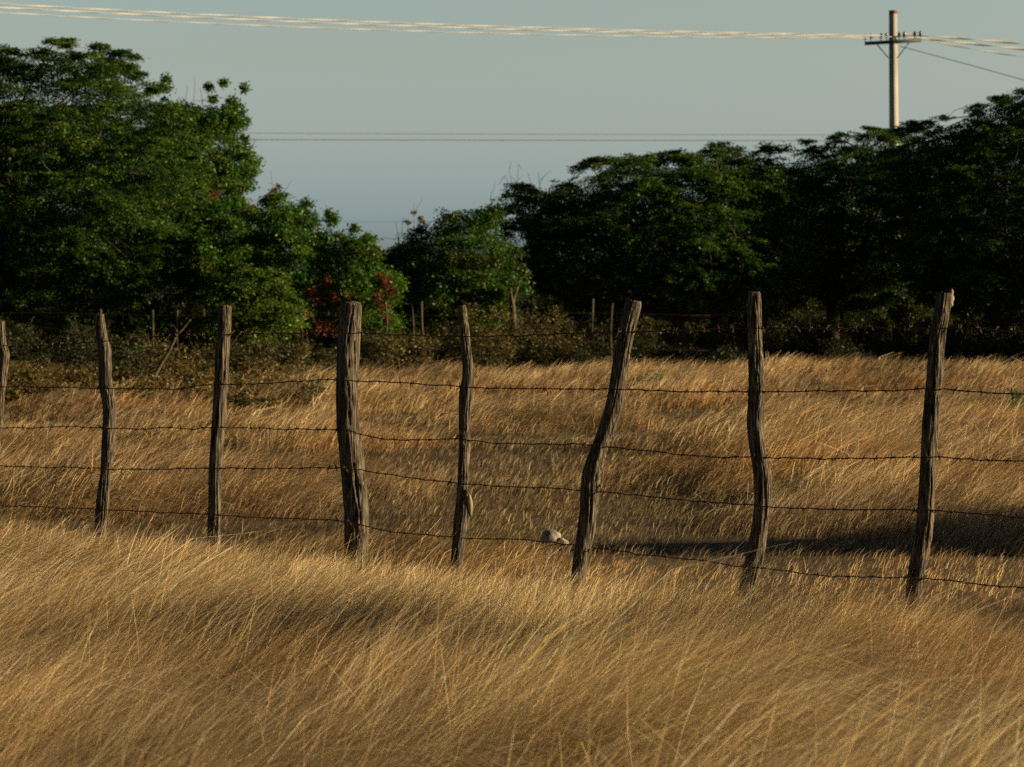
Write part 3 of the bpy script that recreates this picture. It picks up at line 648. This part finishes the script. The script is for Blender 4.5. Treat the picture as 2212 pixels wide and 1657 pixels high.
# bare twiggy tops
def twiggy(label, base, tops, d, cat='bush', name='dry_twig_bush', r=.02, leaves=None):
    g = (base[0] - CX) / F * d; root = empty(name, (g, d, float(ground_z(g, d)))); tag(root, label, cat)
    mb = MB(); b0 = np.array([g, d, float(ground_z(g, d))])
    f = P(base[0], base[1], d); mb.tube(*limb(b0, f, r * 2, r, .05, 6), n=6)
    for x, y in tops:
        e = P(x, y, d + rng.uniform(-.5, .5)); p, rr = limb(f, e, r * .8, .005, .12, 8); mb.tube(p, rr, n=5)
        for k in range(5):
            q = p[rng.integers(3, 8)]; e2 = q + rng.normal(0, .18, 3) + np.array([0, 0, .15]); mb.tube(*limb(q, e2, .007, .003, .1, 4), n=4)
    mb.build('branches', M_farpost, root)
    if leaves:
        npmesh('dead_leaves', *(lambda m: (m[0], m[1]))(leaves), M_leaf, root, leaves[2])
    return root
brn = [np.array([.10, .06, .035]), np.array([.17, .10, .06])]
twiggy('leafless twiggy bush poking above the middle trees against the sky', (890, 620), [(855, 480), (870, 470), (880, 490), (893, 460), (905, 470), (915, 485), (860, 500), (900, 500), (925, 480)], 79,
       leaves=merge([sprig(x, y, 79, r=.07, n=40, cols=brn) for x, y in [(893, 460), (908, 472), (880, 480), (912, 480)]]))
twiggy('small bare dead top among the low green trees on the left', (600, 560), [(590, 410), (600, 402), (612, 415), (585, 425), (606, 430)], 79,
       leaves=merge([sprig(x, y, 79, r=.08, n=50, cols=brn) for x, y in [(592, 412), (602, 404), (600, 420)]]))
twiggy('bare twigs rising above the left end of the wide dark tree', (1150, 600), [(1100, 365), (1120, 355), (1140, 372), (1162, 370), (1060, 430), (1045, 440), (1090, 380), (1170, 385)], 74)
twiggy('bare twigs sticking up left of the sprigged broadleaf tree top', (420, 400), [(405, 185), (420, 200), (432, 190), (438, 215), (412, 225), (555, 300)], 73.5)

# ------------------------------------------------------------------ far fence behind the field
fd = 66.
ff = empty('thin_post_fence', ((700 - CX) / F * fd, fd, 0)); tag(ff, 'old thin-post wire fence running along the foot of the trees', 'fence')
fp = [(218, 668, 4), (330, 669, 4.5), (383, 670, 4), (440, 668, 4.5), (538, 666, 4), (647, 661, 3.5), (832, 652, 4.5), (890, 656, 3.5), (911, 651, 5), (1147, 718, 6), (1281, 645, 5.5), (1323, 655, 4)]
tops = []
for x, y, wpx in fp:
    a = P(x, y, fd); lean = rng.uniform(-.12, .16); b = np.array([a[0] + lean, fd, -.1])
    p, rr = limb(b, a, wpx * .55 * fd / F, wpx * .45 * fd / F, .035, 7); V, Q = tube(p, rr, 8); npmesh('post', V, Q, M_farpost, ff, smooth=True); tops.append(a)
for z in (.5, .95, 1.3):
    q = np.array([[x, fd - .05, z + .03 * math.sin(x)] for x in np.linspace(-13, 4.5, 40)]); V, Q = tube(q, .0035, 4); npmesh('wire', V, Q, M_wire, ff)
# leaning dead branch, forked stump
root = empty('dead_branch', P(330, 825, 48)); tag(root, 'dead branch leaning diagonally through the scrub left of the third post', 'branch')
mb = MB(); a = P(328, 826, 48); b = P(382, 722, 48); mb.tube(*limb(a, b, .035, .022, .05, 8), n=6)
mb.tube(*limb(b, P(412, 690, 48), .02, .008, .08, 6), n=5); mb.tube(*limb(b, P(372, 700, 48.2), .016, .006, .08, 6), n=5); mb.tube(*limb(P(360, 760, 48), P(395, 742, 48), .014, .005, .08, 6), n=5)
mb.build('branch', M_farpost, root, smooth=True)
sx = (1108 - CX) / F * 70
root = empty('forked_stump', (sx, 70, float(ground_z(sx, 70)))); tag(root, 'pale forked dead stump standing in front of the middle trees', 'stump')
mb = MB(); f = P(1107, 660, 70); mb.tube(*limb([sx, 70, -.1], f, .10, .07, .03, 7), n=8); mb.tube(*limb(f, P(1103, 622, 70), .065, .045, .04, 5), n=8); mb.tube(*limb(f, P(1119, 618, 70), .05, .028, .05, 5), n=8)
mb.build('trunk', M_farpost, root, smooth=True)

# ------------------------------------------------------------------ utility pole and its lines
PD = 112.
pgx = (1935 - CX) / F * PD
pole = empty('utility_pole', (pgx, PD, 0)); tag(pole, 'tall concrete utility pole with one crossarm and a red cap above the dark trees', 'utility pole')
pt = P(1929, 30, PD); pb = np.array([pgx, PD, -.3])
def sqpole(a, b, w0, w1, rot):
    V = []
    for c, w_ in ((a, w0), (b, w1)):
        for k in range(8):
            ang = rot + (k // 2) * math.pi / 2 + (-.12 if k % 2 == 0 else .12)
            V.append([c[0] + math.cos(ang) * w_ * .5, c[1] + math.sin(ang) * w_ * .5, c[2]])
    Q = [[k, (k + 1) % 8, 8 + (k + 1) % 8, 8 + k] for k in range(8)]
    Q += [[3, 2, 1, 0], [7, 6, 5, 4], [0, 7, 4, 3], [8, 9, 10, 11], [12, 13, 14, 15], [11, 12, 15, 8]]
    return np.array(V, float), np.array(Q)
rot = math.radians(-90)
V, Q = sqpole(pb, pt, .46, .31, rot); npmesh('shaft', V, Q, M_conc, pole)
V, Q = sqpole(pt + [0, 0, .002], pt + [0, 0, .13], .325, .315, rot); npmesh('cap', V, Q, M_red, pole)
L0, R0 = P(1868, 94, PD - .25), P(1990, 87, PD - .25)
mb = MB(); mb.add(*box([0, 0, 0], 1, 1, 1)); Vb, Qb = mb.V[0].copy(), mb.Q[0]
ax = (R0 - L0); Lx = np.linalg.norm(ax); ex_ = ax / Lx; ey = np.array([0, 1., 0]); ez = np.cross(ex_, ey); ez /= np.linalg.norm(ez)
cc_ = (L0 + R0) / 2; Vb = cc_ + Vb[:, :1] * ax + Vb[:, 1:2] * ey * .10 + Vb[:, 2:] * ez * .13
npmesh('crossarm', Vb, Qb, M_steel, pole)
for s_ in (-1, 1):
    mb = MB(); a = cc_ + ex_ * s_ * .62 - ez * .06; b = np.array([cc_[0] + s_ * .16, PD - .2, cc_[2] - .62]); mb.tube(np.array([a, (a + b) / 2, b]), .022, 6); mb.build('brace', M_steel, pole)
ins_top = []
for x in (1869, 1881, 1903, 1915, 1942, 1953, 1976, 1988):
    f = (x - 1868) / 122.; b = L0 * (1 - f) + R0 * f + np.array([0, 0, .06])
    z = np.array([0, .05, .10, .11, .16, .17, .23, .26, .30]); r = np.array([.015, .015, .015, .06, .075, .045, .065, .055, .02])
    V, Q = tube(np.array([b + [0, 0, zz] for zz in z]), r, 10); npmesh('insulator', V, Q, M_insul, pole, smooth=True); ins_top.append(b + np.array([0, 0, .26]))
def catenary(pts, n=200):
    """smooth curve through px points (px,py,d)"""
    pts = np.array(pts, float); t = np.linspace(0, 1, n)
    co = np.polyfit(pts[:, 0], pts[:, 1], 2); xx = np.linspace(pts[0, 0], pts[-1, 0], n)
    dd = np.interp(xx, pts[:, 0], pts[:, 2]); yy = np.polyval(co, xx)
    return np.array([P(a, b, c) for a, b, c in zip(xx, yy, dd)])
def ribbon_cable(name, label, path, wd, period, phase, group=None, flat_lit=True):
    s = np.concatenate([[0], np.cumsum(np.linalg.norm(np.diff(path, axis=0), axis=1))])
    s2 = np.arange(0, s[-1], .06); P2 = np.stack([np.interp(s2, s, path[:, i]) for i in range(3)], -1)
    t = np.gradient(P2, axis=0); t /= np.linalg.norm(t, axis=1, keepdims=True)
    up = np.array([0, 0, 1.]); sd_ = np.cross(t, up); sd_ /= np.linalg.norm(sd_, axis=1, keepdims=True); u2 = np.cross(sd_, t)
    a = s2 / period * math.pi + phase
    w1 = (np.cos(a)[:, None] * u2 + np.sin(a)[:, None] * sd_); n1 = (-np.sin(a)[:, None] * u2 + np.cos(a)[:, None] * sd_)
    V = np.stack([P2 + w1 * wd / 2 + n1 * .008, P2 - w1 * wd / 2 + n1 * .008, P2 - w1 * wd / 2 - n1 * .008, P2 + w1 * wd / 2 - n1 * .008], 1).reshape(-1, 3)
    i = np.arange(len(P2) - 1)[:, None] * 4; j = np.arange(4)[None, :]; j2 = (j + 1) % 4
    Q = np.stack([i + j, i + j2, i + 4 + j2, i + 4 + j], -1).reshape(-1, 4)
    return tag(npmesh(name, V, Q, M_cable), label, 'cable', group)
dl = lambda x: PD - .25 - (1930 - x) / 1930 * 15
dr_ = lambda x: PD - .25 + (x - 1930) / 1930 * 8
def cab(pl, d): return [(x, y, d(x)) for x, y in pl]
left = [[(-160, 0), (0, 8), (144, 14), (266, 23), (410, 30), (680, 42), (1200, 62), (1903, 76)],
        [(-160, 8), (0, 16), (200, 25), (340, 32), (480, 40), (720, 51), (1200, 67), (1942, 79)],
        [(-160, 18), (0, 26), (200, 37), (400, 48), (560, 56), (720, 62), (1200, 74), (1881, 82)]]
labs = ['highest twisted pale cable sagging from the top left corner to the utility pole', 'second twisted pale cable just under the highest one, running left from the pole', 'faint lowest twisted pale cable running left from the pole']
for k in range(3):
    ribbon_cable('overhead_cable', labs[k], catenary(cab(left[k], dl)), (.048, .048, .034)[k], 2.05, (0, 1.57, .8)[k])
right = [[(1953, 76), (2048, 79), (2123, 86), (2200, 96), (2400, 118)], [(1942, 79), (2030, 86), (2120, 97), (2212, 107), (2400, 128)], [(1976, 80), (2059, 100), (2130, 111), (2212, 121), (2400, 142)]]
labs = ['upper twisted pale cable leaving the pole towards the right edge', 'middle twisted pale cable leaving the pole towards the right edge', 'faint lower cable leaving the pole towards the right edge']
for k in range(3):
    ribbon_cable('overhead_cable', labs[k], catenary(cab(right[k], dr_)), (.09, .09, .05)[k], 1.9, (0, 1.5, .8)[k])
def thin_wire(label, pts, r, name='power_line', cat='wire', group=None):
    V, Q = tube(catenary(pts, 120), r, 5); return tag(npmesh(name, V, Q, M_thin), label, cat, group)
thin_wire('thin dark guy wire slanting down right from the pole crossarm', [(1944, 100, PD - .3), (2060, 131, PD - 3), (2212, 173, PD - 8), (2300, 198, PD - 10)], .013, 'guy_wire')
thin_wire('fainter upper one of two level power lines crossing the sky behind the trees', [(-400, 283, 210), (900, 289, 210), (1500, 291, 210), (2700, 292, 210)], .016)
thin_wire('darker lower one of two level power lines crossing the sky behind the trees', [(-400, 300, 200), (900, 302, 200), (1500, 304, 200), (2700, 305, 200)], .022)
thin_wire('very faint low power line in the gap between the trees', [(-400, 478, 260), (840, 479, 260), (2700, 480, 260)], .014)

# ------------------------------------------------------------------ small things in the field
rc = P(1196, 1160, 19.1)
rk = empty('rock', (rc[0], 19.1, float(ground_z(rc[0], 19.1))))
tag(rk, 'pale rounded rock lying in the grass left of the bent post', 'rock')
def rockmesh(c, r, seed, sc3):
    n1, n2 = 22, 14; V = []
    for i in range(n2 + 1):
        ph = math.pi * i / n2
        for j in range(n1):
            t = 2 * math.pi * j / n1; v = np.array([math.sin(ph) * math.cos(t), math.sin(ph) * math.sin(t), math.cos(ph)])
            k = 1 + .16 * float(smoothnoise(np.array(v[0] * 1.7 + seed), np.array(v[1] * 1.7 + v[2] * 2.3), seed)) + .04 * float(smoothnoise(np.array(v[0] * 6 + seed), np.array(v[1] * 6 + v[2] * 5), seed))
            V.append(np.array(c) + v * r * k * np.array(sc3))
    Q = [[i * n1 + j, (i + 1) * n1 + j, (i + 1) * n1 + (j + 1) % n1, i * n1 + (j + 1) % n1] for i in range(n2) for j in range(n1)]
    return np.array(V), np.array(Q)
z0 = rc[2] - .01
mb = MB(); mb.add(*rockmesh([rc[0] - .02, 19.1, z0], .066, 3, (1, .9, .9))); V, Q = rockmesh([rc[0] + .045, 19.07, z0 - .03], .046, 6, (1.1, .8, .75)); mb.add(V, Q)
# earth mound under the rock is the ground itself: lower the stone to stand on it
V = np.vstack(mb.V); V[:, 2] -= (V[:, 2].min() - float(ground_z(rc[0], 17.9)) + .01) * 0
npmesh('stone', V, np.vstack(mb.Q), M_rock, rk, smooth=True)
# tall dry stems before the fence
sx = P(1165, 1300, 13.6)
root = empty('dry_weed', (sx[0], 13.6, 0)); tag(root, 'dry brown weed with curling stems standing above the grass near the rock', 'weed')
mb = MB()
for k, (xx, top) in enumerate([(1158, 1168), (1172, 1178), (1178, 1200), (1150, 1228), (1183, 1188), (1118, 1240), (1106, 1260), (1195, 1215)]):
    e = P(xx, top, 13.6); b = np.array([sx[0] + rng.normal(0, .02), 13.6 + rng.normal(0, .03), 0]); p, rr = limb(b, e, .0032, .0016, .16, 14); p[:, 0] += .006 * np.sin(np.linspace(0, 12, 14) + k); mb.tube(p, rr, n=5)
    q = p[8]; mb.tube(*limb(q, q + np.array([.05, 0, .06]), .002, .001, .2, 6), n=4)
mb.build('stems', M_cut, root, smooth=True)
def leafy_plant(label, px, py, d, r, n, cols, cat='plant'):
    c = P(px, py, d); g = float(ground_z(c[0], d)); root = empty('green_plant', (c[0], d, g)); tag(root, label, cat)
    C = c + rng.normal(0, 1, (n, 3)) * r * np.array([.5, .5, .5]); hue = rng.uniform(0, 1, (n, 1)); cc = (cols[0] * (1 - hue) + cols[1] * hue)
    V, Q, C_ = leaf_quads(C, .06, .4, .0, cc, .0); npmesh('leaves', V, Q, M_leaf, root, C_)
    mb = MB()
    for k in range(5): mb.tube(*limb([c[0], d, g], c + rng.normal(0, r * .4, 3), .006, .003, .1, 5), n=4)
    mb.build('stem', M_bark, root)
leafy_plant('small green plant in the far grass right of the bent post', 1414, 822, 48, .16, 120, [np.array([.05, .12, .03]), np.array([.09, .16, .04])])
leafy_plant('tiny green sprig at the far grass edge beside the bent post', 1380, 803, 55, .16, 90, [np.array([.06, .13, .02]), np.array([.10, .18, .03])])
leafy_plant('dark green broad-leaved plant by the right edge under the second wire', 2195, 862, 34, .10, 60, [np.array([.02, .09, .03]), np.array([.03, .13, .05])])
root = empty('pale_stake', P(2188, 880, 34)); tag(root, 'short pale stake beside the dark green plant at the right edge', 'stake')
mb = MB(); mb.tube(np.array([P(2190, 930, 34), P(2189, 870, 34), P(2186, 838, 34)]), [.024, .022, .015], n=8); mb.build('stake', M_cut, root, smooth=True)

# trees outside the frame on the right, whose long shadows fall into it
for lab, x, y, zz, rx, rz in [('shade tree outside the frame right of the dark trees', 21, 77, 3.6, 4.5, 3.4),
    ('low dense thorn tree outside the frame, beside the shade tree', 19.5, 68.5, 2.2, 3.5, 2.2),
    ('flat-topped young thorn tree outside the frame, right of the near grass', 9.2, 11.0, 2.60, .85, .15),
    ('low thorn bush outside the frame, right of the fence', 9.0, 18.7, 1.40, 1.2, .46)]:
    pxl = CX + (x - rx) / y * F; pxr = CX + (x + rx) / y * F; yt = HY - (zz + rz - HC) * F / y; yb_ = HY - (zz - rz * .9 - HC) * F / y
    poly = [(pxl, (yt + yb_) / 2), (pxl * .75 + pxr * .25, yt + 30), (pxl * .5 + pxr * .5, yt), (pxl * .25 + pxr * .75, yt + 20), (pxr, (yt + yb_) / 2), (pxl * .3 + pxr * .7, yb_), (pxl * .7 + pxr * .3, yb_)]
    tree('thorn_tree', lab, 'tree', poly, y, 3 if y > 50 else (.9 if y < 12 else .5), 'acacia', .8 if y > 50 else (1.9 if y < 12 else 1.5), G_AC, bough=None if y > 50 else .22, trunks= [((pxl + pxr) / 2, (pxl + pxr) / 2, yb_, .2)])
